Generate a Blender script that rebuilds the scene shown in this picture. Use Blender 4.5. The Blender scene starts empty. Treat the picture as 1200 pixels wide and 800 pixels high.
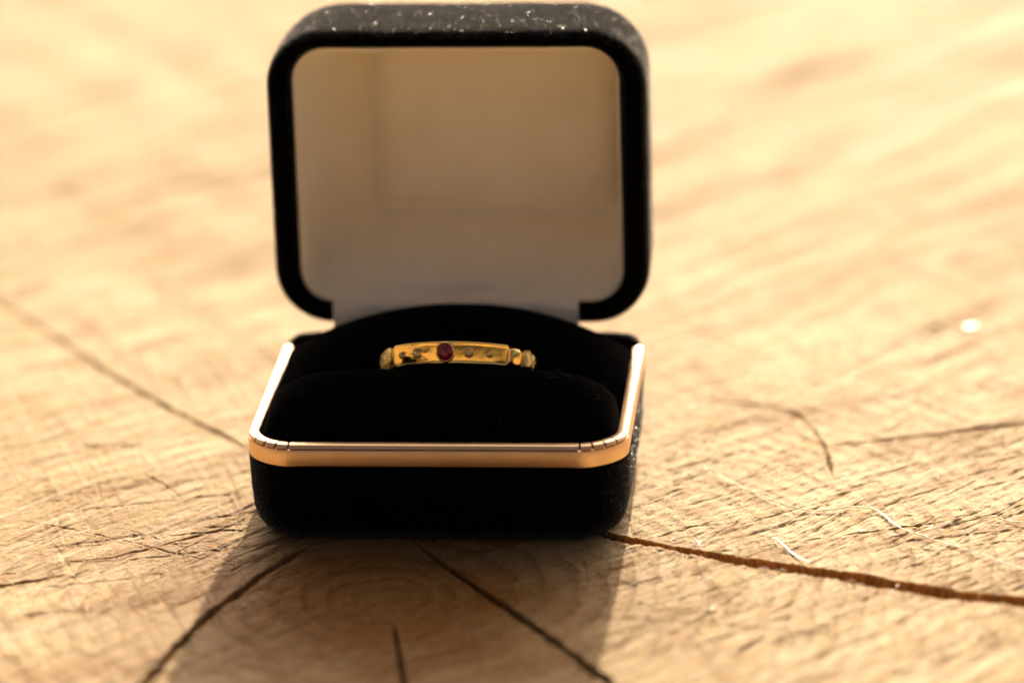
import bpy, math, random
import numpy as np
from mathutils import Matrix, Vector

# ------------------------------------------------------------------ camera, light, exposure
MM = 0.001
sc = bpy.context.scene
R = math.radians
YAW, PITCH, ROLL = -0.0917362013, 0.316052058, -0.0262475401
CAM = np.array([61.49360, -553.053598, 209.609293])            # millimetres
fw = np.array([math.sin(YAW) * math.cos(PITCH), math.cos(YAW) * math.cos(PITCH), -math.sin(PITCH)])
rt = np.array([math.cos(YAW), -math.sin(YAW), 0.0])
up = np.cross(rt, fw)
r2 = math.cos(ROLL) * rt + math.sin(ROLL) * up
u2 = -math.sin(ROLL) * rt + math.cos(ROLL) * up
cam = bpy.data.cameras.new('camera')
cam_o = bpy.data.objects.new('camera', cam)
sc.collection.objects.link(cam_o)
m = Matrix.Identity(4)
for i in range(3):
    m[i][0], m[i][1], m[i][2], m[i][3] = r2[i], u2[i], -fw[i], CAM[i] * MM
cam_o.matrix_world = m
cam.sensor_width = 36
cam.lens = 36 * 5333 / 1200
cam.clip_start, cam.clip_end = 0.02, 200
cam.dof.use_dof = True
cam.dof.focus_distance = float((np.array([0.5, 11.0, 20.0]) - CAM) @ fw) * MM
cam.dof.aperture_fstop = 9.5
cam.dof.aperture_blades = 8
sc.camera = cam_o

SUN_EL, SUN_AZ = 21.0, 1.2           # sun stands behind the box, a touch to the right
world = bpy.data.worlds.new('World')
sc.world = world
world.use_nodes = True
wn = world.node_tree
wn.nodes.clear()
sky = wn.nodes.new('ShaderNodeTexSky')
sky.sky_type = 'NISHITA'
sky.sun_disc = False
sky.sun_elevation = R(SUN_EL)
sky.sun_rotation = R(SUN_AZ)
sky.dust_density = 9.0
sky.air_density = 0.06
sky.ozone_density = 0.0
bg = wn.nodes.new('ShaderNodeBackground')
bg.inputs['Strength'].default_value = 0.13
wo = wn.nodes.new('ShaderNodeOutputWorld')
wn.links.new(sky.outputs[0], bg.inputs[0])
wn.links.new(bg.outputs[0], wo.inputs[0])

sun = bpy.data.lights.new('sun', 'SUN')
sun.energy = 4.5
sun.angle = R(0.5)
sun.color = (1.0, 0.88, 0.72)
sun_o = bpy.data.objects.new('sun', sun)
sc.collection.objects.link(sun_o)
to_sun = Vector((math.sin(R(SUN_AZ)) * math.cos(R(SUN_EL)), math.cos(R(SUN_AZ)) * math.cos(R(SUN_EL)), math.sin(R(SUN_EL))))
sun_o.rotation_euler = to_sun.to_track_quat('Z', 'Y').to_euler()
sun_o.location = to_sun * 3

vs = sc.view_settings
vs.view_transform = 'Standard'
vs.look = 'None'
vs.gamma = 1.0
vs.use_curve_mapping = False
vs.exposure = 1.5
vs.use_white_balance = True
vs.white_balance_temperature = 7200
sc.render.engine = 'CYCLES'
sc.cycles.use_denoising = True
sc.cycles.max_bounces = 10
sc.cycles.diffuse_bounces = 6
sc.cycles.sample_clamp_indirect = 8.0

random.seed(4)
rng = np.random.default_rng(7)

# ------------------------------------------------------------------ helpers
def material(name, color, rough=0.5, metal=0.0, spec=0.5, **kw):
    mt = bpy.data.materials.new(name)
    mt.use_nodes = True
    b = mt.node_tree.nodes['Principled BSDF']
    b.inputs['Base Color'].default_value = (*color, 1)
    b.inputs['Roughness'].default_value = rough
    b.inputs['Metallic'].default_value = metal
    b.inputs['Specular IOR Level'].default_value = spec
    for k, v in kw.items():
        b.inputs[k.replace('_', ' ')].default_value = v
    return mt, mt.node_tree, b

class G:
    """small wrapper for building node graphs"""
    def __init__(s, nt): s.nt = nt
    def node(s, t, **kw):
        n = s.nt.nodes.new(t)
        for k, v in kw.items(): setattr(n, k, v)
        return n
    def put(s, sock, v):
        if isinstance(v, bpy.types.NodeSocket): s.nt.links.new(v, sock)
        else: sock.default_value = v
    def math(s, op, a, b=None, c=None, clamp=False):
        n = s.node('ShaderNodeMath', operation=op, use_clamp=clamp)
        s.put(n.inputs[0], a)
        if b is not None: s.put(n.inputs[1], b)
        if c is not None: s.put(n.inputs[2], c)
        return n.outputs[0]
    def coords(s, scale=1000.0):
        t = s.node('ShaderNodeTexCoord')
        n = s.node('ShaderNodeVectorMath', operation='SCALE')
        s.put(n.inputs[0], t.outputs['Object']); n.inputs['Scale'].default_value = scale
        return n.outputs[0]
    def mapping(s, v, rot=0.0, scale=(1, 1, 1)):
        a = s.node('ShaderNodeMapping')
        s.put(a.inputs[0], v); a.inputs['Rotation'].default_value = (0, 0, rot)
        b = s.node('ShaderNodeMapping')
        s.put(b.inputs[0], a.outputs[0]); b.inputs['Scale'].default_value = scale
        return b.outputs[0]
    def noise(s, v, scale=1.0, detail=3.0, rough=0.55, dist=0.0):
        n = s.node('ShaderNodeTexNoise')
        s.put(n.inputs['Vector'], v); n.inputs['Scale'].default_value = scale
        n.inputs['Detail'].default_value = detail; n.inputs['Roughness'].default_value = rough
        n.inputs['Distortion'].default_value = dist
        return n.outputs['Fac']
    def remap(s, v, a, b, c, d):
        n = s.node('ShaderNodeMapRange')
        s.put(n.inputs[0], v)
        for i, q in enumerate((a, b, c, d)): n.inputs[i + 1].default_value = q
        return n.outputs[0]
    def mix(s, f, a, b, mode='MIX'):
        n = s.node('ShaderNodeMix', data_type='RGBA', blend_type=mode)
        s.put(n.inputs[0], f); s.put(n.inputs[6], a); s.put(n.inputs[7], b)
        return n.outputs[2]
    def bump(s, h, strength, dist, normal=None):
        n = s.node('ShaderNodeBump')
        n.inputs['Strength'].default_value = strength; n.inputs['Distance'].default_value = dist
        s.put(n.inputs['Height'], h)
        if normal is not None: s.put(n.inputs['Normal'], normal)
        return n.outputs[0]

def mesh_obj(name, verts, faces, mat, parent=None, smooth=True, origin=(0, 0, 0)):
    v = (np.asarray(verts, float) - np.asarray(origin, float)) * MM
    me = bpy.data.meshes.new(name)
    me.from_pydata([tuple(q) for q in v], [], faces)
    me.materials.append(mat)
    if smooth:
        me.polygons.foreach_set('use_smooth', [True] * len(me.polygons))
    me.update()
    o = bpy.data.objects.new(name, me)
    sc.collection.objects.link(o)
    o.location = Vector(origin) * MM
    if parent is not None:
        o.parent = parent
        o.matrix_parent_inverse = Matrix.Identity(4)
        off = Vector((0, 0, 0)); p = parent
        while p is not None:
            off += p.location; p = p.parent
        o.location = Vector(origin) * MM - off
    return o

def empty(name, loc, label, cat, group=None):
    o = bpy.data.objects.new(name, None)
    o.empty_display_size = 0.01
    sc.collection.objects.link(o)
    o.location = Vector(loc) * MM
    o['label'] = label; o['category'] = cat
    if group: o['group'] = group
    return o

def tag(o, label, cat, group=None):
    o['label'] = label; o['category'] = cat
    if group: o['group'] = group
    return o

def rounded(hw, hh, r, nc=8, nw=10, nh=8):
    """rounded rectangle, counter-clockwise, constant point count"""
    r = max(min(r, hw - 1e-3, hh - 1e-3), 1e-3)
    P = []
    cs = [(hw - r, hh - r, 0), (-hw + r, hh - r, 90), (-hw + r, -hh + r, 180), (hw - r, -hh + r, 270)]
    for k, (cx, cy, a0) in enumerate(cs):
        for i in range(nc + 1):
            a = R(a0 + 90 * i / nc)
            P.append((cx + r * math.cos(a), cy + r * math.sin(a)))
        nx = cs[(k + 1) % 4]
        a1 = R(nx[2])
        q0 = P[-1]; q1 = (nx[0] + r * math.cos(a1), nx[1] + r * math.sin(a1))
        n = nw if k % 2 == 0 else nh
        for i in range(1, n):
            t = i / n
            P.append((q0[0] + (q1[0] - q0[0]) * t, q0[1] + (q1[1] - q0[1]) * t))
    return np.array(P)

def loft(loops, cap_start=False, cap_end=False, closed=True):
    n = len(loops[0])
    V = np.concatenate([np.asarray(l, float) for l in loops])
    Fc = []
    for k in range(len(loops) - 1):
        a, b = k * n, (k + 1) * n
        for i in range(n if closed else n - 1):
            j = (i + 1) % n
            Fc.append((a + i, a + j, b + j, b + i))
    if cap_start: Fc.append(tuple(range(n))[::-1])
    if cap_end: Fc.append(tuple(range((len(loops) - 1) * n, len(loops) * n)))
    return V, Fc

# lattice noise for the displaced wood
TAB = rng.random((512, 512))
def vnoise(x, y, seed=0):
    x = x + seed * 17.31; y = y + seed * 41.77
    xi = np.floor(x).astype(int); yi = np.floor(y).astype(int)
    fx = x - xi; fy = y - yi
    fx = fx * fx * (3 - 2 * fx); fy = fy * fy * (3 - 2 * fy)
    a = TAB[xi & 511, yi & 511]; b = TAB[(xi + 1) & 511, yi & 511]
    c = TAB[xi & 511, (yi + 1) & 511]; d = TAB[(xi + 1) & 511, (yi + 1) & 511]
    return (a + (b - a) * fx) * (1 - fy) + (c + (d - c) * fx) * fy - 0.5
def fbm(x, y, seed=0, o=4):
    s = 0; w = 1.0
    for k in range(o):
        s = s + w * vnoise(x * 2 ** k, y * 2 ** k, seed + k * 3); w *= 0.5
    return s
def stripes(x, y, ang, lam, length, seed):
    a = R(ang)
    along = x * math.cos(a) + y * math.sin(a)
    across = -x * math.sin(a) + y * math.cos(a)
    return vnoise(across / lam, along / length, seed)

# ------------------------------------------------------------------ materials
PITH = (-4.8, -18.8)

def wood_material():
    mt, nt, b = material('sawn_end_grain', (0.5, 0.3, 0.13), 0.75, 0, 0.02)
    g = G(nt)
    P = g.coords()
    sep = g.node('ShaderNodeSeparateXYZ'); g.put(sep.inputs[0], P)
    dx = g.math('SUBTRACT', sep.outputs[0], PITH[0]); dy = g.math('SUBTRACT', sep.outputs[1], PITH[1])
    rad = g.math('SQRT', g.math('ADD', g.math('MULTIPLY', dx, dx), g.math('MULTIPLY', dy, dy)))
    warp = g.noise(P, 0.02, 3, 0.5)
    radw = g.math('ADD', rad, g.math('MULTIPLY', g.math('SUBTRACT', warp, 0.5), 26))
    ring = g.math('FRACT', g.math('MULTIPLY', radw, 0.30))
    ring = g.math('POWER', ring, 3.0)
    ringamt = g.math('MULTIPLY', ring, g.remap(g.noise(P, 0.05, 2), 0.35, 0.65, 0.3, 0.95), clamp=True)
    # streaks of the saw, in two headings, and the wide tone changes of the wood
    st1 = g.noise(g.mapping(P, R(-58), (0.045, 0.55, 1)), 1.0, 4, 0.6)
    st2 = g.noise(g.mapping(P, R(-33), (0.02, 0.16, 1)), 1.0, 4, 0.6, 0.6)
    st3 = g.noise(g.mapping(P, R(62), (0.03, 0.22, 1)), 1.0, 4, 0.6, 0.4)
    fine = g.noise(P, 1.6, 4, 0.65)
    broad = g.noise(P, 0.018, 3, 0.55, 0.5)
    light = (0.485, 0.382, 0.228, 1); tan = (0.36, 0.258, 0.134, 1); dark = (0.20, 0.100, 0.034, 1)
    c = g.mix(g.remap(broad, 0.3, 0.7, 0, 1), light, tan)
    c = g.mix(g.remap(st1, 0.45, 0.68, 0, 0.75), c, tan)
    c = g.mix(g.remap(st2, 0.50, 0.68, 0, 0.75), c, dark)
    c = g.mix(g.remap(st3, 0.53, 0.70, 0, 0.6), c, dark)
    c = g.mix(g.remap(st2, 0.2, 0.42, 0.55, 0.0), c, (0.58, 0.43, 0.235, 1))
    # the outer wood is a shade browner
    c = g.mix(g.remap(rad, 75, 190, 0.0, 0.5), c, (0.36, 0.25, 0.128, 1))
    # heartwood round the pith, widened and darkened so its colour deepens the box's shadow
    heart_shade = g.remap(g.math('ADD', rad, g.math('MULTIPLY', g.math('SUBTRACT', g.noise(P, 0.09, 3), 0.5), 26)), 12, 44, 0.88, 0.0)
    c = g.mix(heart_shade, c, (0.158, 0.058, 0.009, 1))
    c = g.mix(g.math('MULTIPLY', ringamt, 0.62), c, (0.35, 0.26, 0.19, 1), 'MULTIPLY')
    grit = g.noise(P, 3.6, 2, 0.6)
    hair = g.noise(g.mapping(P, R(-55), (0.35, 3.0, 1)), 1.0, 3, 0.6)
    c = g.mix(g.remap(grit, 0.54, 0.70, 0, 0.5), c, (0.6, 0.48, 0.38, 1), 'MULTIPLY')
    c = g.mix(g.remap(hair, 0.52, 0.68, 0, 0.5), c, (0.6, 0.48, 0.38, 1), 'MULTIPLY')
    c = g.mix(g.remap(hair, 0.30, 0.45, 0.14, 0), c, (0.62, 0.49, 0.30, 1))
    c = g.mix(g.remap(fine, 0.56, 0.76, 0, 0.5), c, dark)
    c = g.mix(g.remap(fine, 0.24, 0.42, 0.4, 0), c, (0.62, 0.47, 0.27, 1))
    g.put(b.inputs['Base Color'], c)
    g.put(b.inputs['Roughness'], g.remap(st1, 0.3, 0.75, 0.55, 0.8))
    h1 = g.noise(g.mapping(P, R(-55), (0.16, 3.4, 1)), 1.0, 4, 0.65)
    h2 = g.noise(P, 4.2, 3, 0.7)
    hh = g.math('ADD', g.math('MULTIPLY', h1, 1.0), g.math('MULTIPLY', h2, 0.8))
    g.put(b.inputs['Normal'], g.bump(hh, 0.9, 0.00035))
    b.inputs['Subsurface Weight'].default_value = 0.10
    b.inputs['Subsurface Radius'].default_value = (1.0, 0.42, 0.16)
    b.inputs['Subsurface Scale'].default_value = 0.0011
    return mt

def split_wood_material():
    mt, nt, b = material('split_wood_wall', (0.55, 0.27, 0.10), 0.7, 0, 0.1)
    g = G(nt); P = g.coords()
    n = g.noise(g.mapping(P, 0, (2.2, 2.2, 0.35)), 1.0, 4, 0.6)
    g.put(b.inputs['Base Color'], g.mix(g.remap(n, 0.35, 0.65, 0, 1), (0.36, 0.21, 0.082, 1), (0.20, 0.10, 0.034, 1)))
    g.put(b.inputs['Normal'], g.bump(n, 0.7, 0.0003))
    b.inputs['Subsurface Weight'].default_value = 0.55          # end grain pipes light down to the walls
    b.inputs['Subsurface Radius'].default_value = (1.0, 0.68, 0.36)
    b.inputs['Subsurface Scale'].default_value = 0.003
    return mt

def bark_material():
    mt, nt, b = material('bark', (0.09, 0.06, 0.04), 0.9, 0, 0.2)
    g = G(nt); P = g.coords()
    n = g.noise(g.mapping(P, 0, (0.08, 0.08, 0.02)), 1.0, 6, 0.65)
    g.put(b.inputs['Base Color'], g.mix(g.remap(n, 0.35, 0.65, 0, 1), (0.035, 0.024, 0.016, 1), (0.15, 0.11, 0.075, 1)))
    g.put(b.inputs['Normal'], g.bump(n, 1.0, 0.006))
    return mt

def ground_material():
    mt, nt, b = material('grassy_earth', (0.07, 0.08, 0.03), 0.95, 0, 0.2)
    g = G(nt); P = g.coords(1.0)
    n = g.noise(P, 3.0, 6, 0.65)
    n2 = g.noise(P, 40.0, 4, 0.65)
    c = g.mix(g.remap(n, 0.4, 0.62, 0, 1), (0.065, 0.065, 0.022, 1), (0.15, 0.095, 0.045, 1))
    c = g.mix(g.remap(n2, 0.35, 0.7, 0.0, 0.6), c, (0.03, 0.03, 0.014, 1))
    g.put(b.inputs['Base Color'], c)
    g.put(b.inputs['Normal'], g.bump(n2, 1.0, 0.02))
    return mt

def velvet_material():
    mt, nt, b = material('black_velvet', (0.0025, 0.0025, 0.003), 1.0, 0, 0.0,
                         Sheen_Weight=0.5, Sheen_Roughness=0.3)
    b.inputs['Sheen Tint'].default_value = (0.4, 0.38, 0.34, 1)
    g = G(nt); P = g.coords()
    n = g.noise(P, 3.0, 4, 0.7)
    g.put(b.inputs['Base Color'], g.mix(g.remap(n, 0.45, 0.75, 0, 1), (0.0018, 0.0018, 0.002, 1), (0.006, 0.006, 0.0065, 1)))
    g.put(b.inputs['Normal'], g.bump(n, 0.7, 0.0003))
    return mt

def cushion_material():
    mt, nt, b = material('black_cushion_velvet', (0.0022, 0.0021, 0.0021), 1.0, 0, 0.0, Sheen_Weight=0.035, Sheen_Roughness=0.3)
    g = G(nt); P = g.coords()
    n = g.noise(P, 1.2, 5, 0.7)
    g.put(b.inputs['Base Color'], g.mix(g.remap(n, 0.45, 0.75, 0, 1), (0.0015, 0.0014, 0.0014, 1), (0.0045, 0.0042, 0.004, 1)))
    g.put(b.inputs['Normal'], g.bump(n, 0.6, 0.0003))
    return mt

def lining_material():
    mt, nt, b = material('cream_satin', (0.80, 0.70, 0.55), 0.55, 0, 0.35, Sheen_Weight=0.15)
    g = G(nt); P = g.coords()
    n = g.noise(P, 0.14, 3, 0.5)
    w = g.noise(g.mapping(P, 0, (7, 7, 7)), 1.0, 2, 0.5)
    g.put(b.inputs['Base Color'], g.mix(g.remap(n, 0.35, 0.7, 0, 1), (0.96, 0.88, 0.72, 1), (0.93, 0.83, 0.66, 1)))
    nn = g.bump(n, 0.5, 0.0025)
    g.put(b.inputs['Normal'], g.bump(w, 0.15, 0.0001, nn))
    return mt

def rim_material():
    mt, nt, b = material('rose_gold_aluminium', (0.93, 0.60, 0.38), 0.3, 1.0)
    g = G(nt); P = g.coords()
    n = g.noise(g.mapping(P, 0, (0.12, 0.12, 9)), 1.0, 4, 0.6)
    s = g.noise(P, 0.35, 3, 0.6)
    g.put(b.inputs['Roughness'], g.remap(n, 0.3, 0.7, 0.32, 0.4))
    g.put(b.inputs['Base Color'], g.mix(g.remap(s, 0.4, 0.7, 0, 0.5), (0.91, 0.62, 0.38, 1), (0.87, 0.57, 0.34, 1)))
    g.put(b.inputs['Normal'], g.bump(n, 0.03, 0.0001))
    return mt

def gold_material(name, wave=0.0, pebble=0.0):
    mt, nt, b = material(name, (1.0, 0.70, 0.25), 0.1, 1.0)
    g = G(nt); P = g.coords()
    n = g.noise(P, 0.5, 1.2, 0.4, 0.8)
    s = g.noise(P, 6.0, 3, 0.6)
    sep = g.node('ShaderNodeSeparateXYZ'); g.put(sep.inputs[0], P)
    if wave:
        left = g.remap(sep.outputs[0], -1.6, 0.4, 1.0, 0.12)     # the worn left half of the plate is dented
        h = g.math('MULTIPLY', n, left)
        nrm = g.bump(h, wave, 0.0016)
    elif pebble:
        nrm = g.bump(g.noise(P, 1.7, 3, 0.6), pebble, 0.0006)
    else:
        nrm = g.bump(n, 0.15, 0.0006)
    g.put(b.inputs['Normal'], g.bump(s, 0.03, 0.0001, nrm))
    g.put(b.inputs['Roughness'], g.remap(s, 0.35, 0.7, 0.07, 0.17))
    return mt

M_split = split_wood_material()
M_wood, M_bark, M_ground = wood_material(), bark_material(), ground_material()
M_velvet, M_cushion, M_lining, M_rim = velvet_material(), cushion_material(), lining_material(), rim_material()
M_plate = gold_material('polished_gold_plate', wave=0.10)
M_gold = gold_material('polished_gold')
M_nugget = gold_material('nugget_gold', pebble=0.8)
M_fibre = material('glossy_black_fibre', (0.012, 0.012, 0.012), 0.28, 0, 0.6)[0]
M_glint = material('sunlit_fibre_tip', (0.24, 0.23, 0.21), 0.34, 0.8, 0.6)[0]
M_lint = material('pale_lint', (0.09, 0.085, 0.075), 0.8, 0, 0.2)[0]
M_thread = material('silky_pale_thread', (0.85, 0.75, 0.55), 0.3, 0, 0.6, Transmission_Weight=0.2)[0]
M_torn = material('torn_wood_fibre', (0.60, 0.45, 0.26), 0.45, 0, 0.4)[0]
M_chip = material('pale_glint_chip', (0.52, 0.38, 0.22), 0.5, 0, 0.4)[0]
mt_, nt_, b_ = material('ruby', (0.16, 0.002, 0.03), 0.06, 0, 0.5)
g_ = G(nt_)
g_.put(b_.inputs['Base Color'], g_.mix(g_.remap(g_.noise(g_.coords(), 1.6, 3, 0.6), 0.4, 0.65, 0, 1), (0.12, 0.001, 0.026, 1), (0.36, 0.006, 0.07, 1)))
M_ruby = mt_
M_diamond = material('diamond', (0.97, 0.95, 0.9), 0.02, 0, 0.5, Transmission_Weight=0.92, IOR=2.1)[0]

# ------------------------------------------------------------------ ground and tree stump
SC, SR = (-5.0, 80.0), 345.0
gv = [(-60000, -60000, -310), (60000, -60000, -310), (60000, 60000, -310), (-60000, 60000, -310)]
ground = mesh_obj('ground', gv, [(0, 1, 2, 3)], M_ground, smooth=False)
ground['kind'] = 'structure'

def axis(parts):
    out = []
    for a, b_, d0, d1 in parts:
        t = a
        while t < b_ - 1e-6:
            out.append(t)
            t += d0 + (d1 - d0) * (t - a) / (b_ - a)
    out.append(parts[-1][1])
    return np.array(out)

XS = axis([(-135, -66, 1.1, 0.3), (-66, 84, 0.165, 0.165), (84, 120, 0.3, 1.0)])
YS = axis([(-75, -52, 0.8, 0.3), (-52, -28, 0.28, 0.22), (-28, 34, 0.2, 0.2), (34, 62, 0.22, 0.34), (62, 335, 0.36, 1.4)])
X, Y = np.meshgrid(XS, YS)

CRACKS = [  # polyline in mm on the cut face, widths at both ends, depth
    ([(17, 7.2), (20.7, 5.6), (23.1, 3.1), (32.2, -1.4), (41.2, -5.9), (50.1, -9.4), (58.8, -13.1), (67.3, -16.8), (75.8, -19.0), (100, -27)], 1.6, 4.4, 4.5),
    ([(-13, 4), (-15.7, 0.5), (-18.2, -3.9), (-21.2, -10.7), (-23.5, -17.7), (-25.9, -23.7), (-28.2, -33.8), (-29.7, -40.8), (-31.1, -48.5), (-35, -66)], 1.0, 1.7, 6),
    ([(-3.8, 2.6), (-0.3, -3.6), (5.0, -12.7), (8.8, -18.6), (12.5, -24.4), (16.8, -31.4), (21.6, -39.7), (26.1, -47.7), (33, -62)], 0.6, 2.1, 6),
    ([(-2.6, -27), (-2.4, -29.0), (-1.4, -34.6), (-0.2, -41.5), (1.1, -48.3), (3, -60)], 0.3, 1.1, 4),
    ([(-75, -26), (-55.6, -16.9), (-52.6, -15.0), (-46.4, -12.0)], 3.6, 0.6, 5),
    ([(-49.5, -7.6), (-42.0, -5.9), (-35.0, -0.1), (-26.0, 8.0)], 0.3, 0.5, 0.5),
    ([(-110, 152), (-79.4, 105.7), (-66.9, 88.0), (-54.6, 68.8), (-43.4, 53.7), (-33.0, 41.0), (-26, 31)], 0.4, 1.1, 0.55),
    ([(44.9, 55.4), (47.8, 47.4), (49.8, 39.6), (50.6, 32.6), (51.3, 25.4)], 0.3, 0.6, 0.9),
    ([(49.1, 39.2), (58.5, 42.2), (67.9, 45.8), (78.6, 49.6), (100, 57)], 0.9, 1.3, 1.0),
    ([(30, 60), (44, 55), (47, 51)], 0.3, 0.8, 1.2),
]
for k in range(46):                     # fine drying checks that run out from the pith
    a = random.uniform(0, 2 * math.pi); r0 = random.uniform(18, 120); ln = random.uniform(8, 45)
    pts = []
    for i in range(5):
        rr_ = r0 + ln * i / 4; aa = a + random.uniform(-0.012, 0.012)
        pts.append((PITH[0] + rr_ * math.cos(aa), PITH[1] + rr_ * math.sin(aa)))
    CRACKS.append((pts, random.uniform(0.15, 0.3), random.uniform(0.2, 0.5), random.uniform(0.2, 0.7)))

def scratch(n, x0, x1, y0, y1, headings, ln, dep):
    for _ in range(n):
        a = R(random.choice(headings) + random.uniform(-4, 4)); l = random.uniform(*ln)
        x, y = random.uniform(x0, x1), random.uniform(y0, y1)
        b = random.uniform(-0.02, 0.02) * l
        CRACKS.append(([(x, y), (x + l * 0.5 * math.cos(a) + b, y + l * 0.5 * math.sin(a)), (x + l * math.cos(a), y + l * math.sin(a))],
                       random.uniform(0.2, 0.34), random.uniform(0.22, 0.42), random.uniform(*dep)))
scratch(150, -75, -20, -50, 45, (-72, -72, 57, 55), (6, 24), (0.05, 0.16))      # tooth marks of the saw
scratch(70, -75, -20, -50, 45, (14, 57), (4, 14), (0.10, 0.22))
scratch(170, 20, 85, -55, 50, (38, 44, 57), (5, 22), (0.10, 0.28))
scratch(40, 22, 85, -45, 40, (20, 110), (3, 12), (0.10, 0.22))
scratch(50, -25, 27, -55, 2, (30, 57, 100), (4, 14), (0.08, 0.18))

def wood_height(X, Y):
    H = 0.22 * fbm(X / 38, Y / 38, 1, 3)
    side = 1 / (1 + np.exp((X + 4) / 9))                       # heading changes from left to right
    H += 0.11 * stripes(X, Y, 57, 2.6, 34, 3) * (0.7 + vnoise(X / 30, Y / 30, 5))
    H += 0.14 * stripes(X, Y, 57, 0.9, 24, 4) * (0.8 + vnoise(X / 14, Y / 14, 6))
    H += 0.22 * stripes(X, Y, 54, 0.55, 17, 8) * (0.6 + 1.2 * vnoise(X / 9, Y / 9, 21))
    H += 0.14 * np.abs(stripes(X, Y, 60, 1.7, 36, 22))
    H += 0.15 * stripes(X, Y, 56, 0.33, 8, 46) * (0.7 + 1.2 * vnoise(X / 6, Y / 6, 47)) + 0.10 * vnoise(X / 0.34, Y / 0.36, 48)
    H += side * 0.13 * stripes(X, Y, -70, 0.8, 26, 9) * (vnoise(X / 12, Y / 18, 10) > 0.0)
    H += (1 - side) * 0.11 * stripes(X, Y, 40, 1.5, 26, 11) * (0.7 + vnoise(X / 16, Y / 22, 12))
    H += (1 - side) * 0.16 * stripes(X, Y, 37, 0.6, 18, 13) + (1 - side) * 0.12 * stripes(X, Y, 42, 0.33, 8, 49)
    H += 0.08 * fbm(X / 1.3, Y / 1.3, 14, 3) + 0.07 * vnoise(X / 0.5, Y / 0.55, 15)
    ridge = np.abs(stripes(X, Y, 60, 5.0, 45, 16))
    H -= 0.2 * np.clip(1 - ridge / 0.03, 0, 1) * (vnoise(X / 25, Y / 25, 17) > 0.05)
    ridge = np.abs(stripes(X, Y, 18, 7.0, 60, 18))
    H -= 0.22 * np.clip(1 - ridge / 0.02, 0, 1) * (vnoise(X / 22, Y / 22, 19) > 0.08)
    back = np.clip((Y - 45) / 120, 0, 1)
    H += back * (1.1 * stripes(X, Y, 55, 5.0, 70, 41) + 0.9 * stripes(X, Y, 33, 8.0, 60, 42) * (X > -60) + 0.9 * stripes(X, Y, -58, 7.0, 80, 43) * (X < 0))
    H += back * 0.8 * stripes(X, Y, 50, 2.8, 30, 44)
    rad = np.hypot(X - PITH[0], Y - PITH[1])
    H += 0.05 * np.sin(2 * math.pi * (rad + 26 * 0.3 * vnoise(X / 40, Y / 40, 20)) * 0.30)
    # the box sits on a level patch
    fade = np.clip((np.maximum(np.abs(X) / 25.0, np.abs(Y - 23) / 23.0) - 0.82) / 0.2, 0, 1)
    H = H * (0.25 + 0.75 * fade) * np.where(Y < 60, 0.78, 0.78 + 0.22 * np.clip((Y - 60) / 40, 0, 1))
    return H

H = wood_height(X, Y)
wob = 0.9 * vnoise(X / 2.2, Y / 2.2, 30) + 0.5 * vnoise(X / 0.8, Y / 0.8, 31)
D = np.zeros_like(H); S = np.zeros_like(H)
for pts, w0, w1, dep in CRACKS:
    pts = np.array(pts, float)
    seg = np.diff(pts, axis=0); L = np.hypot(seg[:, 0], seg[:, 1]); cum = np.concatenate([[0], np.cumsum(L)])
    lo = pts.min(0) - 6; hi = pts.max(0) + 6
    ix = np.where((XS > lo[0]) & (XS < hi[0]))[0]; iy = np.where((YS > lo[1]) & (YS < hi[1]))[0]
    if not len(ix) or not len(iy): continue
    sl = (slice(iy[0], iy[-1] + 1), slice(ix[0], ix[-1] + 1))
    x, y = X[sl], Y[sl]
    best = np.full(x.shape, 1e9); s_at = np.zeros(x.shape)
    for k in range(len(seg)):
        t = np.clip(((x - pts[k, 0]) * seg[k, 0] + (y - pts[k, 1]) * seg[k, 1]) / L[k] ** 2, 0, 1)
        d = np.hypot(x - pts[k, 0] - t * seg[k, 0], y - pts[k, 1] - t * seg[k, 1])
        q = d < best
        best[q] = d[q]; s_at[q] = (cum[k] + t * L[k])[q]
    f = s_at / cum[-1]
    thin = dep < 0.3
    wid = (w0 + (w1 - w0) * f) * np.clip(f * 12, 0.15, 1) * (np.clip((1 - f) * 10, 0.1, 1) if w1 < 1.2 else 1)
    if not thin and w1 > 1.2: wid = wid * (0.95 + 0.55 * vnoise(s_at / 5.0, s_at * 0 + dep, 52))
    half = wid / 2
    dd = best + wob[sl] * (0.06 if thin else np.minimum(0.6, half * 0.8))
    prof = np.clip((half + 0.1 - dd) / 0.25, 0, 1) if thin else np.clip((half - dd) / np.maximum(0.22, half * 0.22), 0, 1)
    D[sl] = np.maximum(D[sl], prof * dep * (0.85 + 0.5 * vnoise(x / 3, y / 3, 33)))
    if w0 == 1.6: S[sl] = np.maximum(S[sl], prof * dep)
    lip = np.clip(1 - np.abs(dd - half - 0.25) / 0.5, 0, 1) * (0.0 if thin else 0.10)
    H[sl] += lip * (0.5 + vnoise(x / 1.5, y / 1.5, 35))
H = H - D

ny, nx = X.shape
V = np.stack([X.ravel(), Y.ravel(), H.ravel()], -1)
idx = np.arange(ny * nx).reshape(ny, nx)
Q = np.stack([idx[:-1, :-1], idx[:-1, 1:], idx[1:, 1:], idx[1:, :-1]], -1).reshape(-1, 4)
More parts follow.
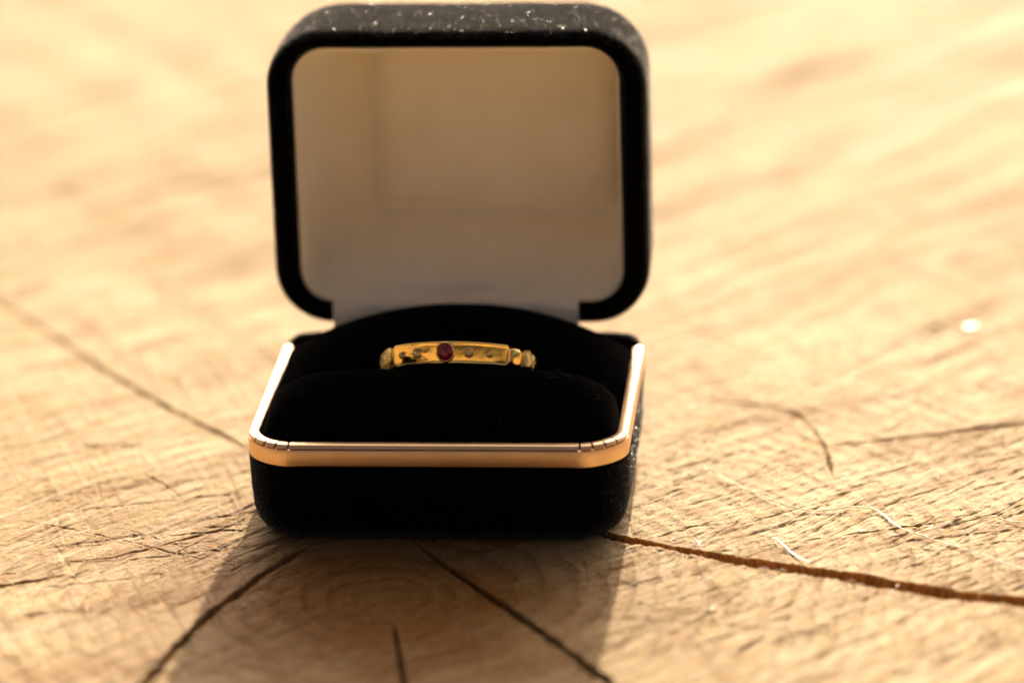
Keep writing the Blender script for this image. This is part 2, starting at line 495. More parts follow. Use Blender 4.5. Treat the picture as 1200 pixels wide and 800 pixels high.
# carry the sheet on from the border of the fine grid to the round edge of the stump
border = np.concatenate([idx[0, :-1][::4], idx[:-1, -1][::4], idx[-1, ::-1][:-1][::4], idx[::-1, 0][:-1][::4]])
bp = V[border]
ang = np.arctan2(bp[:, 1] - SC[1], bp[:, 0] - SC[0])
ringsV = []
for t in (0.33, 0.66, 1.0):
    edge = np.stack([SC[0] + SR * np.cos(ang), SC[1] + SR * np.sin(ang)], -1)
    xy = bp[:, :2] * (1 - t) + edge * t
    ringsV.append(np.column_stack([xy, np.where(t < 1, fbm(xy[:, 0] / 12, xy[:, 1] / 12, 40, 3) * 0.5, -0.5)]))
base0 = len(V); nb = len(border)
ids = [border] + [np.arange(base0 + k * nb, base0 + (k + 1) * nb) for k in range(3)]
V = np.concatenate([V] + ringsV)
ex = []
for k in range(3):
    a, c = ids[k], ids[k + 1]
    ex.append(np.stack([a, c, np.roll(c, -1), np.roll(a, -1)], -1))
Q = np.concatenate([Q] + ex)

def big_mesh(name, V, Q, mat, parent, origin=(0, 0, 0)):
    me = bpy.data.meshes.new(name)
    me.vertices.add(len(V)); me.vertices.foreach_set('co', ((V - np.asarray(origin)) * MM).ravel().astype(np.float32))
    k = Q.shape[1]
    me.loops.add(Q.size); me.loops.foreach_set('vertex_index', Q.ravel().astype(np.int32))
    me.polygons.add(len(Q)); me.polygons.foreach_set('loop_start', np.arange(0, Q.size, k, dtype=np.int32))
    me.polygons.foreach_set('use_smooth', np.ones(len(Q), bool))
    me.materials.append(mat)
    me.update(calc_edges=True)
    me.validate()
    o = bpy.data.objects.new(name, me); sc.collection.objects.link(o)
    o.parent = parent
    p = parent; off = Vector((0, 0, 0))
    while p is not None:
        off += p.location; p = p.parent
    o.location = Vector(origin) * MM - off
    return o

stump = empty('tree_stump', (0, 0, 0), 'rough sawn pale tree stump with radiating cracks under the ring box', 'tree stump')
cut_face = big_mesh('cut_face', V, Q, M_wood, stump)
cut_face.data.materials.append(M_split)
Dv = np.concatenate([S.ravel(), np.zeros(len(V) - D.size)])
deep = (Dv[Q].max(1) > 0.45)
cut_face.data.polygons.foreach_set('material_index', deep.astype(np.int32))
loops = []
na = 240
for z, dr in ((1.2, -2), (1.5, 4), (-3, 9), (-40, 8), (-100, 10), (-170, 9), (-240, 14), (-312, 26)):
    a = np.linspace(0, 2 * math.pi, na, endpoint=False)
    rr_ = SR + dr + 7 * fbm(a * 14, np.full(na, z / 60.0), 50, 4)
    if z > -4: rr_ = np.where(dr < 0, SR - 1.5, rr_)
    loops.append(np.column_stack([SC[0] + rr_ * np.cos(a), SC[1] + rr_ * np.sin(a), np.full(na, z)]))
bv, bf = loft(loops)
mesh_obj('bark', bv, bf, M_bark, stump)

# ------------------------------------------------------------------ ring box
box = empty('ring_box', (0, 22, 0), 'open black velvet ring box with rose gold metal rim on the sawn wood', 'ring box')
LIFT = 0.12

def shell_loop(inset, z, r=7.5):
    P = rounded(25.1 - inset, 22.6 - inset, max(r - inset * 0.5, 2), 10, 24, 20)
    return np.column_stack([P[:, 0], P[:, 1] + 22.5, np.full(len(P), z)])
prof = [(4.2, 0.0), (2.9, 0.05), (2.0, 0.35), (1.25, 1.0), (0.72, 2.0), (0.4, 3.3), (0.2, 5.0), (0.08, 7.5), (0.0, 10.2), (0.05, 10.7), (0.4, 10.95), (0.8, 10.95), (1.2, 10.6), (1.6, 9.0)]
sv, sf = loft([shell_loop(i, z + LIFT) for i, z in prof], cap_start=True, cap_end=True)
shell = mesh_obj('base_shell', sv, sf, M_velvet, box)

# velvet block at the back of the base, behind the ends of the rim, where the hinge sits
loops = []
for o_, z in ((0.9, 9.5), (0.0, 10.0), (0.0, 13.2), (0.25, 14.2), (0.8, 14.75), (1.5, 14.95)):
    P = rounded(24.9 - o_, 2.0 - min(o_, 1.2), 1.9 - min(o_, 1.0), 6, 20, 2)
    loops.append(np.column_stack([P[:, 0], P[:, 1] + 43.2, np.full(len(P), z)]))
# round the two back corners
for L_ in loops:
    q = np.clip((np.abs(L_[:, 0]) - 20.5) / 4.4, 0, 1)
    L_[:, 2] -= 0.9 * q ** 2
bv, bf = loft(loops, cap_start=True, cap_end=True)
back_wall = mesh_obj('hinge_wall', bv, bf, M_velvet, box)

CHAMFER = 0.22
def corner(cx, a):
    """corner of the rim, between a quarter circle and a straight chamfer"""
    a0 = 180.0 if cx < 0 else 270.0
    t = (a - a0) / 90
    ax, ay = cx + 6.0 * math.cos(R(a)), 6.0 + 6.0 * math.sin(R(a))
    p0 = (cx + 6.0 * math.cos(R(a0)), 6.0 + 6.0 * math.sin(R(a0))); p1 = (cx + 6.0 * math.cos(R(a0 + 90)), 6.0 + 6.0 * math.sin(R(a0 + 90)))
    q = (1 - math.cos(R(a - a0)) + math.sin(R(a - a0))) / 2
    bx, by = p0[0] + (p1[0] - p0[0]) * q, p0[1] + (p1[1] - p0[1]) * q
    return (ax + (bx - ax) * CHAMFER, ay + (by - ay) * CHAMFER)
# rim: wall plus top flange whose corners are cut into three
RW, RR, RY = 25.0, 6.0, 41.3
def rim_path():
    """list of (point, outward normal, tag) from rear left to rear right"""
    out = []
    for i in range(25):
        t = i / 24; out.append(((-RW, RY + (RR - RY) * t), (-1, 0)))
    for i in range(1, 25):
        a = R(180 + 90 * i / 24); out.append((corner(-RW + RR, 180 + 90 * i / 24), (math.cos(a), math.sin(a))))
    for i in range(1, 31):
        out.append(((-RW + RR + (2 * (RW - RR)) * i / 30, 0), (0, -1)))
    for i in range(1, 25):
        a = R(270 + 90 * i / 24); out.append((corner(RW - RR, 270 + 90 * i / 24), (math.cos(a), math.sin(a))))
    for i in range(1, 25):
        t = i / 24; out.append(((RW, RR + (RY - RR) * t), (1, 0)))
    return out
def sweep(path, section):
    loops = []
    for (px, py), (nx_, ny_) in path:
        loops.append([(px + nx_ * o_, py + ny_ * o_, z) for o_, z in section])
    return loft(loops, True, True)
ZT = 13.75
wall_sec = [(-0.02, 10.8), (0.03, 11.0), (0.03, 12.75), (-0.05, 13.0), (-0.3, 13.08), (-0.62, 13.0), (-0.62, 10.8)]
full = rim_path()
v_, f_ = sweep(full, wall_sec)
rim = mesh_obj('metal_rim', v_, f_, M_rim, box, smooth=False)
for poly in rim.data.polygons: poly.use_smooth = True
rim.data.set_sharp_from_angle(angle=R(32))
fl_sec = [(-0.10, 13.12), (0.02, 13.28), (-0.04, 13.52), (-0.22, 13.70), (-0.55, ZT), (-1.32, ZT - 0.02), (-1.42, 13.66), (-1.42, 12.6), (-0.75, 12.6), (-0.7, 13.1)]
def flange(path):
    v_, f_ = sweep(path, fl_sec)
    o = mesh_obj('rim_flange', v_, f_, M_rim, rim)
    o.data.set_sharp_from_angle(angle=R(50))
def arc(cx, a0, a1, n=8):
    return [(corner(cx, a0 + (a1 - a0) * i / n),
             (math.cos(R(a0 + (a1 - a0) * i / n)), math.sin(R(a0 + (a1 - a0) * i / n)))) for i in range(n + 1)]
gap = 1.5
CUTS = (90, 71.5, 53.5, 34)                 # degrees round the corner, from the side rail, where the flange is nicked
left_rail = [((-RW, y), (-1, 0)) for y in np.linspace(RY, RR + 0.15, 12)] + arc(-RW + RR, 180, 180 + CUTS[3] - gap, 8)
flange(left_rail)
for k in range(3): flange(arc(-RW + RR, 180 + CUTS[k + 1] + gap, 180 + CUTS[k] - gap))
flange([((x, 0.0), (0, -1)) for x in np.linspace(-RW + RR + 0.15, RW - RR - 0.15, 16)])
for k in range(3): flange(arc(RW - RR, 360 - CUTS[k] + gap, 360 - CUTS[k + 1] - gap))
flange(arc(RW - RR, 360 - CUTS[3] + gap, 360, 8) + [((RW, y), (1, 0)) for y in np.linspace(RR + 0.15, RY, 12)])

# cushions
def cushion(name, x0, x1, y0, y1, height, zbot, nx_=70, ny_=40, rc=4.0):
    u = np.linspace(-1, 1, nx_); v = np.linspace(-1, 1, ny_)
    U, W = np.meshgrid(u, v)
    px = (x0 + x1) / 2 + U * (x1 - x0) / 2; py = (y0 + y1) / 2 + W * (y1 - y0) / 2
    # pull the corners in so that the outline is rounded
    k = np.clip(np.abs(U) * np.abs(W), 0, 1) ** 6
    px -= np.sign(U) * k * rc * 0.29; py -= np.sign(W) * k * rc * 0.29
    pz = height(U, W, px, py)
    pz += 0.12 * fbm(px / 5, py / 5, 60, 3)
    V_ = np.stack([px.ravel(), py.ravel(), pz.ravel()], -1)
    id_ = np.arange(nx_ * ny_).reshape(ny_, nx_)
    Fc = np.stack([id_[:-1, :-1], id_[:-1, 1:], id_[1:, 1:], id_[1:, :-1]], -1).reshape(-1, 4).tolist()
    bd = np.concatenate([id_[0, :-1], id_[:-1, -1], id_[-1, ::-1][:-1], id_[::-1, 0][:-1]])
    n0 = len(V_); low = V_[bd].copy(); low[:, 2] = zbot
    V_ = np.concatenate([V_, low])
    for i in range(len(bd)):
        j = (i + 1) % len(bd)
        Fc.append((int(bd[j]), int(bd[i]), n0 + i, n0 + j))
    return mesh_obj(name, V_, Fc, M_cushion, box)
def front_h(U, W, px, py):
    e = np.clip(1 - np.abs(U) ** 5, 0, 1) ** 0.5
    t = (W + 1) / 2
    rise = np.sin(np.clip(t / 0.86, 0, 1) * math.pi / 2) ** 0.9
    drop = np.clip((t - 0.86) / 0.14, 0, 1) ** 2 * 4.0
    return 11.6 + (7.6 * rise) * (0.25 + 0.75 * e) - drop
def rear_h(U, W, px, py):
    t = (W + 1) / 2
    arch = np.clip(1 - np.abs(U) ** 2.1, 0, 1)
    prof_ = np.sin(np.clip(t / 0.8, 0, 1) * math.pi / 2) ** 0.8 * (1 - np.clip((t - 0.86) / 0.14, 0, 1) ** 2 * 0.6)
    return 11.0 + prof_ * (3.6 + 6.4 * arch)
cushion('front_cushion', -23.35, 23.35, 1.55, 17.2, front_h, 9.2, 90, 50)
cushion('rear_cushion', -23.35, 23.35, 18.0, 41.0, rear_h, 9.2, 90, 50)

# lid, standing open
LH, LW, LT = 42.3, 52.0, 20.0
LEAN = R(3.0)
def lid_pt(x, v, t):
    return (x - 0.15, 43.2 + t * math.cos(LEAN) - v * math.sin(LEAN), 16.0 + v * math.cos(LEAN) + t * math.sin(LEAN))
def lid_loop(o_, t, r, nc=12):
    P = rounded(LW / 2 - o_, LH / 2 - o_, r, nc, 30, 24)
    k = min(1.0, o_ / 3.35) if t < 4.5 and o_ > 1 else 0.0           # the bead is thinner along the top
    return np.array([lid_pt(x * (1 - 0.018 * k), (y + LH / 2) + 0.9 * k * max(y, 0) / (LH / 2 - o_), t) for x, y in P])
lp = [(3.35, 4.0, 4.6), (3.25, 1.6, 4.7), (3.0, 0.7, 5.0), (2.5, 0.2, 5.5), (1.9, 0.0, 6.1), (1.25, 0.12, 6.7), (0.65, 0.5, 7.3), (0.25, 1.1, 7.7), (0.05, 2.0, 7.9),
      (0.0, 3.5, 8.0), (0.05, 8.0, 8.2), (0.12, 12.0, 8.5), (0.35, 15.0, 8.8), (0.9, 17.2, 9.0), (1.9, 18.8, 9.0), (3.4, 19.7, 8.6), (5.5, 20.0, 8.0)]
lv, lf = loft([lid_loop(*q) for q in lp], cap_end=True)
lid = mesh_obj('lid', lv, lf, M_velvet, box)

# padded cream lining: a tapering well with a flat back
def lin_loop(f, t, r, bulge=0.0):
    """f = 0 at the opening, 1 at the back panel"""
    hw0, hh0 = LW / 2 - 3.65, LH / 2 - 3.2
    x0, x1, v0, v1 = -13.4, 21.0, 11.0, 37.4
    hw = hw0 + ((x1 - x0) / 2 - hw0) * f; hh = hh0 + ((v1 - v0) / 2 - hh0) * f
    cx = (x0 + x1) / 2 * f; cv = LH / 2 + ((v0 + v1) / 2 - LH / 2) * f
    P = rounded(hw, hh, r, 8, 24, 20)
    out = []
    for x, y in P:
        k = bulge * (1 - (x / hw) ** 2) * (1 - (y / hh) ** 2)
        out.append(lid_pt(x + cx, y + cv + 0.9 * (1 - min(f * 4, 1)) * max(y, 0) / hh, t - k))
    return np.array(out)
ll = [(-0.02, 2.2, 4.6), (0.0, 1.3, 4.5), (0.03, 1.2, 4.4), (0.14, 1.9, 3.6), (0.34, 3.9, 2.8), (0.56, 6.8, 2.2), (0.76, 10.4, 1.9), (0.90, 13.8, 1.8), (0.97, 16.1, 1.8), (1.01, 16.9, 1.8),
      (1.07, 16.8, 1.8), (1.18, 15.9, 1.8)]
loops = [lin_loop(*q) for q in ll]
# soft folds: pads sag a little between the corners
for k, L_ in enumerate(loops):
    amp = 0.9 * math.sin(min(1, k / 9) * math.pi)
    nse = fbm(L_[:, 0] / 7, L_[:, 2] / 7 + k * 0.2, 70, 2)
    L_[:, 1] += amp * nse
cen = np.array([lid_pt(3.0, 24.0, 15.9)])
vv, ff = loft(loops)
n_ = len(loops[0]); last = (len(loops) - 1) * n_
# inner rings so the back panel is a gently padded sheet
for s_, dt in ((0.85, 0.45), (0.65, 0.85), (0.4, 1.1), (0.2, 1.2)):
    newl = cen + (loops[-1] - cen) * s_
    newl[:, 1] -= dt
    st = len(vv); vv = np.concatenate([vv, newl])
    for i in range(n_):
        j = (i + 1) % n_
        ff.append((last + i, last + j, st + j, st + i))
    last = st
ff.append(tuple(range(last, last + n_)))
lining = mesh_obj('lining', vv, ff, M_lining, lid)
# strip of the same cloth that runs from the lining down behind the cushion and covers the hinge
sx = np.linspace(-17.9, 16.1, 26)
rows = []
for v_h, t_h in ((4.3, 1.6), (3.6, 0.2), (3.2, -0.25), (2.4, -0.42), (0.8, -0.5), (-1.2, -0.55), (-3.0, -0.6), (-3.0, -0.3), (0.8, -0.2), (3.0, 0.15), (4.2, 1.9)):
    rows.append([lid_pt(x, v_h + 0.12 * math.sin(x * 0.35), t_h - 0.12 * math.sin(x * 0.7 + v_h)) for x in sx])
v_, f_ = loft(rows, closed=False)
mesh_obj('hinge_flap', v_, f_, M_lining, lid)

# flocking: short glossy fibres standing off the velvet
def flock(parent_obj, density, keep, seed, ln=(0.22, 0.45), wd=0.05, mat=None):
    r = np.random.default_rng(seed)
    me = parent_obj.data
    co = np.array([v.co for v in me.vertices]) / MM
    me.calc_loop_triangles()
    T = np.array([t.vertices for t in me.loop_triangles])
    A, B, C_ = co[T[:, 0]], co[T[:, 1]], co[T[:, 2]]
    N = np.cross(B - A, C_ - A); ar = np.linalg.norm(N, axis=1) / 2
    ok = ar > 1e-9
    N[ok] /= (2 * ar[ok])[:, None]
    cen_ = (A + B + C_) / 3
    wgt = np.where(keep(cen_, N) & ok, ar, 0)
    n = int(wgt.sum() * density)
    pick = r.choice(len(T), n, p=wgt / wgt.sum())
    a = np.sqrt(r.random(n)); b = r.random(n)
    P = A[pick] * (1 - a)[:, None] + B[pick] * (a * (1 - b))[:, None] + C_[pick] * (a * b)[:, None]
    d = N[pick] + r.normal(0, 0.75, (n, 3)); d /= np.linalg.norm(d, axis=1)[:, None]
    flip = (d * N[pick]).sum(1) < 0.1
    d[flip] += N[pick][flip] * 1.2
    d /= np.linalg.norm(d, axis=1)[:, None]
    side = np.cross(d, r.normal(0, 1, (n, 3))); side /= np.linalg.norm(side, axis=1)[:, None]
    L_ = r.uniform(*ln, n)[:, None]
    P = P - N[pick] * 0.03
    V_ = np.stack([P - side * wd / 2, P + side * wd / 2, P + d * L_], 1).reshape(-1, 3)
    Q_ = np.arange(len(V_)).reshape(-1, 3)
    o = big_mesh('flocking', V_, Q_, mat or M_fibre, parent_obj)
    o['kind'] = 'stuff'
    return o


flock(lid, 26, lambda c, n: (n[:, 1] < 0.75) & (c[:, 1] < 62) & ~((c[:, 1] > 45) & (c[:, 2] < 20)), 11)
flock(shell, 20, lambda c, n: (c[:, 2] > 0.6) & (n[:, 2] < 0.6) & (c[:, 1] < 44), 12, (0.15, 0.32))
flock(back_wall, 20, lambda c, n: n[:, 2] > -0.5, 13, (0.15, 0.3))
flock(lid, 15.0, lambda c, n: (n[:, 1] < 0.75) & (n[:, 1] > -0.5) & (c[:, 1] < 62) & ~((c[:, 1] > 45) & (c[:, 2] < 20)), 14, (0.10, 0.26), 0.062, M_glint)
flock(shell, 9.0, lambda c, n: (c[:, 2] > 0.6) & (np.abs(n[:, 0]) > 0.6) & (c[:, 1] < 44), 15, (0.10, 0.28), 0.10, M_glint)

# ------------------------------------------------------------------ gold ring
TILT = R(28.0)
RO = 11.2
TURN = R(-3.0)                               # the ring is turned a little to the left in its slot
def flare(arc_):                             # slope of the plate's face across the band: it is bevelled and a little twisted
    return math.tan(R(float(np.interp(arc_, [-13, -11, -9, -8, -6, -4, -2, -0.8, 0.6, 2, 4, 6, 8, 9, 11, 13],
                                      [-2, 3, 8.5, 12, 16.7, 19.5, 21.3, 22, 20.3, 19.7, 18.5, 16.7, 13, 10.5, 6, 1]))))
U_ = np.array([0, -math.cos(TILT), math.sin(TILT)])
A_ = np.array([0, math.sin(TILT), math.cos(TILT)])
E_ = np.array([1.0, 0, 0])
PC = np.array([0.85, 16.0, 21.2])           # middle of the face plate
RC = PC - U_ * RO + E_ * 0.25
def rp(arc_, s, rho):
    """arc_ = length along the ring at radius RO, s = across the band"""
    th = arc_ / RO + TURN
    if abs(arc_) < 15.3: rho = rho + s * flare(arc_)
    return RC + rho * (math.sin(th) * E_ + math.cos(th) * U_) + s * A_
ring = empty('gold_ring', tuple(PC), 'yellow gold ring with ruby and four small diamonds, held in the black cushion', 'ring')

def ring_mesh(name, loops, mat, parent=ring, cap=True, smooth=True):
    v_, f_ = loft([np.array([rp(*q) for q in L_]) for L_ in loops], cap, cap)
    return mesh_obj(name, v_, f_, mat, parent, smooth)

def plaque(hw, hh, r, prof_, c=0.0, nw=44):
    loops = []
    for ins, rho in prof_:
        P = rounded(hw - ins, hh - ins, max(r - ins, 0.03), 8, nw, 4)
        loops.append([(x + c, y, rho) for x, y in P])
    return loops
PL = 8.95
plate = ring_mesh('face_plate', plaque(PL, 1.47, 0.8, [(0.25, 9.5), (0.05, 9.6), (0.0, 9.9), (0.0, 10.72), (0.05, 10.88), (0.14, 10.97), (0.26, 10.985), (0.38, 10.95), (0.55, 10.955), (0.9, 10.965), (1.2, 10.97), (1.44, 10.97)]), M_plate)

def gem(name, arc_, s, r, h, mat, sides=8, girdle=0.02, parent=ring):
    base = RO - 0.03
    n2 = sides * 2
    V_ = []
    def put(a, q, z): V_.append(rp(arc_ + q * math.cos(a), s + q * math.sin(a), base + z))
    for i in range(n2): put(2 * math.pi * i / n2, r, -0.05)
    for i in range(n2): put(2 * math.pi * i / n2, r, girdle)
    for i in range(sides): put(2 * math.pi * (i + 0.5) / sides, r * 0.78, girdle + h * 0.6)
    for i in range(sides): put(2 * math.pi * i / sides, r * 0.52, girdle + h)
    put(0, 0, girdle + h * 1.02)
    Fc = []
    g0, c0, t0, top = n2, 2 * n2, 2 * n2 + sides, 2 * n2 + 2 * sides
    for i in range(n2): Fc.append((i, (i + 1) % n2, g0 + (i + 1) % n2, g0 + i))
    for i in range(sides):
        a, b, c = g0 + 2 * i, g0 + 2 * i + 1, g0 + (2 * i + 2) % n2
        Fc += [(a, b, c0 + i), (b, c, c0 + i)]
        j = (i + 1) % sides
        Fc += [(a, c0 + i, t0 + i), (c, t0 + j, c0 + i), (c0 + i, t0 + j, t0 + i), (t0 + i, t0 + j, top)]
    return mesh_obj(name, V_, Fc, mat, parent, smooth=False)
def bezel(gem_o, arc_, s, r_in, r_out, h):
    loops = []
    n = 40
    for q, z in ((r_in, -0.1), (r_in, h * 0.8), ((r_in * 2 + r_out) / 3, h), ((r_in + 2 * r_out) / 3, h), (r_out, h * 0.4), (r_out + 0.03, -0.1)):
        loops.append([(arc_ + q * math.cos(2 * math.pi * i / n), s + q * math.sin(2 * math.pi * i / n), RO - 0.03 + z) for i in range(n)])
    ring_mesh('bezel', loops, M_gold, gem_o, cap=False)
xa = lambda x: RO * math.asin(x / RO)
rb = gem('ruby', xa(-0.3), 0.03, 1.10, 0.5, M_ruby, 8, 0.10)
rb['label'] = 'dark red round ruby in the middle of the plate'
bezel(rb, xa(-0.3), 0.03, 1.08, 1.30, 0.20)
for dx_, ds, r_ in ((-6.55, -0.02, 0.46), (-4.35, 0.04, 0.64), (2.85, 0.05, 0.70), (5.55, 0.02, 0.52)):
    dm = gem('diamond', xa(dx_), ds, r_ * 0.86, 0.30, M_diamond, 7)
    bezel(dm, xa(dx_), ds, r_ * 0.85, r_, 0.05)

# links and the rest of the band
def bar(name, a0, a1, hh, r0, r1, mat, n=10, round_end=0.35):
    loops = []
    for i in range(n + 1):
        t = i / n
        k = 1 - round_end * abs(2 * t - 1) ** 4
        hz = hh * k; ro = r0 + (r1 - r0) * (0.5 + 0.5 * k); ri = r0
        sec = []
        for j in range(16):
            a = 2 * math.pi * j / 16
            ca, sa = math.cos(a), math.sin(a)
            sec.append((a0 + (a1 - a0) * t, hz * math.copysign(abs(sa) ** 0.6, sa), (ro + ri) / 2 + (ro - ri) / 2 * math.copysign(abs(ca) ** 0.6, ca)))
        loops.append(sec)
    return ring_mesh(name, loops, mat)
def nugget(a0, a1, hh, seed):
    n1, n2 = 22, 26
    V_ = []; loops = []
    for i in range(n1 + 1):
        ph = math.pi * i / n1
        loop = []
        for j in range(n2):
            a = 2 * math.pi * j / n2
            ux, uy, uz = math.cos(ph), math.sin(ph) * math.cos(a), math.sin(ph) * math.sin(a)
            sq = lambda q: math.copysign(abs(q) ** 0.75, q)
            k = 1 + 0.24 * float(fbm(np.array(ux * 2.4 + seed + uz), np.array(uy * 2.4 + uz * 1.7), seed, 2))
            loop.append(((a0 + a1) / 2 + (a1 - a0) / 2 * sq(ux) * k, hh * sq(uy) * k, 10.25 + 0.82 * sq(uz) * k))
        loops.append(loop)
    return ring_mesh('nugget_link', loops, M_nugget)
# left: pebbled link next to the plate; right: smooth link, then pebbled link
nugget(-9.2, -14.6, 1.5, 3)
bar('smooth_link', 9.15, 11.6, 1.30, 9.7, 10.85, M_gold)
nugget(11.7, 15.2, 1.4, 8)
bar('hinge_pin', 8.85, 9.25, 0.95, 9.7, 10.6, M_gold, 4)
bar('hinge_pin', -9.3, -8.85, 0.95, 9.7, 10.6, M_gold, 4)
bar('shank', 15.0, 2 * math.pi * RO - 12.4, 1.1, 9.6, 10.6, M_gold, 60, 0.05)

# ------------------------------------------------------------------ small things on the wood and the velvet
def ground_z(x, y):
    i = min(max(int(np.searchsorted(XS, x)), 0), len(XS) - 1); j = min(max(int(np.searchsorted(YS, y)), 0), len(YS) - 1)
    return float(H[j, i] + D[j, i])
def tube(name, pts, rad, mat, parent=None, sides=5, taper=True):
    P = [np.array(q, float) for q in pts]
    loops = []
    for i, q in enumerate(P):
        d = P[min(i + 1, len(P) - 1)] - P[max(i - 1, 0)]; d /= np.linalg.norm(d) + 1e-9
        s_ = np.cross(d, (0.1, 0.2, 1)); s_ /= np.linalg.norm(s_); t_ = np.cross(s_, d)
        k = rad * (0.5 + 0.5 * math.sin(math.pi * (i + 0.5) / len(P))) if taper else rad
        loops.append([q + k * (math.cos(2 * math.pi * j / sides) * s_ + math.sin(2 * math.pi * j / sides) * t_) for j in range(sides)])
    v_, f_ = loft(loops, True, True)
    return mesh_obj(name, v_, f_, mat, parent, origin=tuple(P[0]))
def smooth_line(pts, n=8):
    pts = np.array(pts, float); out = []
    for i in range(len(pts) - 1):
        p0, p1, p2, p3 = pts[max(i - 1, 0)], pts[i], pts[i + 1], pts[min(i + 2, len(pts) - 1)]
        for k in range(n):
            t = k / n
            out.append(0.5 * (2 * p1 + (p2 - p0) * t + (2 * p0 - 5 * p1 + 4 * p2 - p3) * t * t + (3 * p1 - p0 - 3 * p2 + p3) * t ** 3))
    out.append(pts[-1])
    return out
def thread(pts, rad, label, lift=0.32):
    L_ = smooth_line(pts)
    q = [(p[0], p[1], max(ground_z(p[0] + a, p[1] + b) for a in (-0.4, 0, 0.4) for b in (-0.5, 0, 0.5)) * 0.7 + lift + 0.15 * math.sin(i * 0.5)) for i, p in enumerate(L_)]
    tag(tube('thread', q, rad, M_thread), label, 'thread', 'pale threads on the wood')
thread([(32.8, 30.3), (37.9, 23.6), (45.6, 14.1), (50.7, 13.2), (56.9, 13.3), (60.9, 5.3), (67.5, 0.1), (76.0, -8.9), (84, -14)], 0.10,
       'long pale thread trailing over the wood behind the big right crack')
thread([(43.7, 2.5), (46.1, -2.1), (48.7, -7.0)], 0.14, 'short pale fibre reaching down to the edge of the big right crack')
thread([(71.5, 10.9), (74.2, 9.7), (78.1, 7.8), (86, 4)], 0.09, 'pale thread lying at the right border beyond the long thread')
thread([(30.5, 0.8), (31.2, 2.0), (33.2, 2.4), (34.4, 0.6), (34.0, -1.0)], 0.05, 'tiny curled hair at the big crack beside the box')

def chip(x, y, l, w, rot, label):  # small pale solid standing in for a glint on the wood
    h = 0.28 * w
    P = [(-l / 2, 0, 0), (-l * 0.2, -w / 2, 0.02), (l * 0.3, -w * 0.45, 0), (l / 2, w * 0.1, 0.05), (l * 0.15, w / 2, 0), (-l * 0.3, w * 0.35, 0)]
    V_ = []
    for z in (0, h):
        for i, (a, b, c) in enumerate(P):
            k = 1 if z == 0 else 0.72
            V_.append((x + (a * math.cos(rot) - b * math.sin(rot)) * k, y + (a * math.sin(rot) + b * math.cos(rot)) * k, ground_z(x, y) + 0.05 + z + c + (0.15 * a / l if z else 0)))
    Fc = [tuple(range(5, -1, -1)), tuple(range(6, 12))] + [(i, (i + 1) % 6, 6 + (i + 1) % 6, 6 + i) for i in range(6)]
    tag(mesh_obj('glint_chip', V_, Fc, M_chip, smooth=False, origin=(x, y, ground_z(x, y))), label, 'wood chip', 'pale chips added as glints on the wood')
chip(37.0, -22.5, 1.3, 0.7, 0.8, 'pale chip added as a wood glint in front of the big crack, right of the shadow')
chip(70.5, 92.0, 3.0, 1.6, 0.3, 'blurred bright chip added as a wood glint far back on the right')

# lint on the cushion and on the front of the base
lint = []
r = np.random.default_rng(21)
dep_o = bpy.context.evaluated_depsgraph_get()
def lint_hair(p, n, ln):
    d = r.normal(0, 1, 3); d -= n * (d @ n); d /= np.linalg.norm(d)
    e = np.cross(n, d)
    k = r.uniform(-1.2, 1.2)
    pts = [p + n * 0.1 + d * ln * t + e * ln * k * (t * t - t) + n * 0.25 * math.sin(t * 3.1) for t in np.linspace(0, 1, 7)]
    return pts
LV, LF = [], []
front_c = bpy.data.objects['front_cushion']
co = np.array([v.co for v in front_c.data.vertices]) / MM
nr = np.array([v.normal for v in front_c.data.vertices])
cand = np.where((co[:, 2] > 13) & (nr[:, 2] > 0.3))[0]
near = [c for c in cand if (co[c, 0] < -10 and 4 < co[c, 1] < 11) or (co[c, 0] > 12 and co[c, 1] > 8)]
hairs = [lint_hair(co[i], nr[i], r.uniform(0.4, 1.8)) for i in r.choice(cand, 14)] + [lint_hair(co[i], nr[i], r.uniform(0.4, 1.6)) for i in r.choice(near, 14)]
for pts in hairs:
    for i, q in enumerate(pts[:-1]):
        d = pts[i + 1] - q; s_ = np.cross(d, (0.3, 0.5, 1)); s_ = s_ / np.linalg.norm(s_) * 0.009
        t_ = np.cross(s_, d); t_ = t_ / (np.linalg.norm(t_) + 1e-9) * 0.009
        b0 = len(LV)
        for base_ in (q, pts[i + 1]):
            LV += [base_ + s_, base_ - s_ * 0.5 + t_, base_ - s_ * 0.5 - t_]
        LF += [(b0, b0 + 1, b0 + 4, b0 + 3), (b0 + 1, b0 + 2, b0 + 5, b0 + 4), (b0 + 2, b0, b0 + 3, b0 + 5)]
lo = mesh_obj('lint', LV, LF, M_lint)
lo['kind'] = 'stuff'
lo['label'] = 'fine pale lint hairs scattered over the black front cushion'
lo['category'] = 'lint'

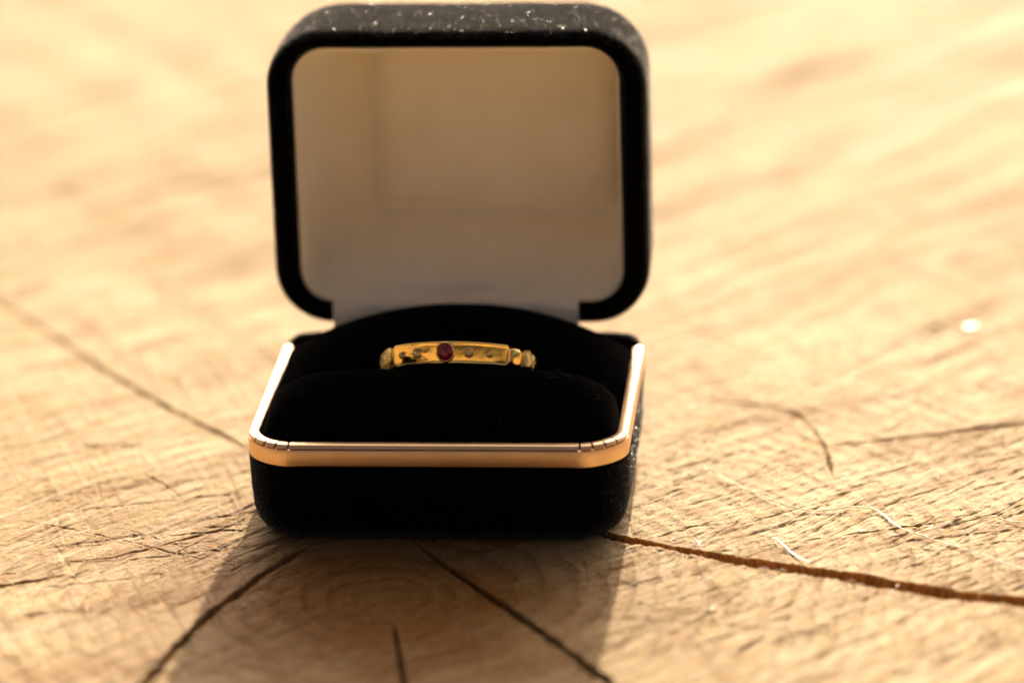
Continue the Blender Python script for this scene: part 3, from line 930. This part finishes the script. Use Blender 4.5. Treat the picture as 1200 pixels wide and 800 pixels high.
# fine torn fibres along the lips of the cracks and on the sawn face
FV, FF = [], []
rf = np.random.default_rng(5)
def fibre(x, y, ln, rad, ang_, up_):
    z0 = ground_z(x, y)
    pts = [np.array([x + ln * t * math.cos(ang_) + 0.2 * math.sin(3 * t + x), y + ln * t * math.sin(ang_), z0 + 0.06 + up_ * math.sin(math.pi * min(t * 0.8, 1))]) for t in np.linspace(0, 1, 5)]
    for i in range(4):
        d = pts[i + 1] - pts[i]; s_ = np.cross(d, (0, 0, 1.0)); s_ = s_ / (np.linalg.norm(s_) + 1e-9) * rad
        b0 = len(FV)
        for q in (pts[i], pts[i + 1]): FV.extend([q + s_, q - s_ * 0.5 + np.array([0, 0, rad]), q - s_ * 0.5 - np.array([0, 0, rad])])
        FF.extend([(b0, b0 + 1, b0 + 4, b0 + 3), (b0 + 1, b0 + 2, b0 + 5, b0 + 4), (b0 + 2, b0, b0 + 3, b0 + 5)])
for pts_, w0_, w1_, d_ in (CRACKS[0], CRACKS[4]):
    for k in range(len(pts_) - 1):
        p0_, p1_ = np.array(pts_[k]), np.array(pts_[k + 1]); L0 = np.linalg.norm(p1_ - p0_)
        for _ in range(int(L0 * 0.45)):
            t = rf.random(); q = p0_ + (p1_ - p0_) * t; nrm_ = np.array([-(p1_ - p0_)[1], (p1_ - p0_)[0]]) / L0
            sd = 1 if rf.random() < 0.5 else -1
            q = q + nrm_ * sd * (0.3 + 0.5 * (w0_ + w1_) / 2 + rf.uniform(0, 0.5))
            fibre(q[0], q[1], rf.uniform(0.5, 2.2), 0.03, rf.uniform(0, 6.28), rf.uniform(0.05, 0.5))
for _ in range(120):
    x, y = (rf.uniform(26, 84), rf.uniform(-48, 45)) if rf.random() < 0.6 else (rf.uniform(-66, -27), rf.uniform(-48, 45))
    fibre(x, y, rf.uniform(0.5, 2.6), rf.uniform(0.015, 0.032), R(rf.choice([55, 40, -70]) + rf.normal(0, 14)), rf.uniform(0.05, 0.3))
fo = mesh_obj('torn_fibres', FV, FF, M_torn, stump)
fo['kind'] = 'stuff'
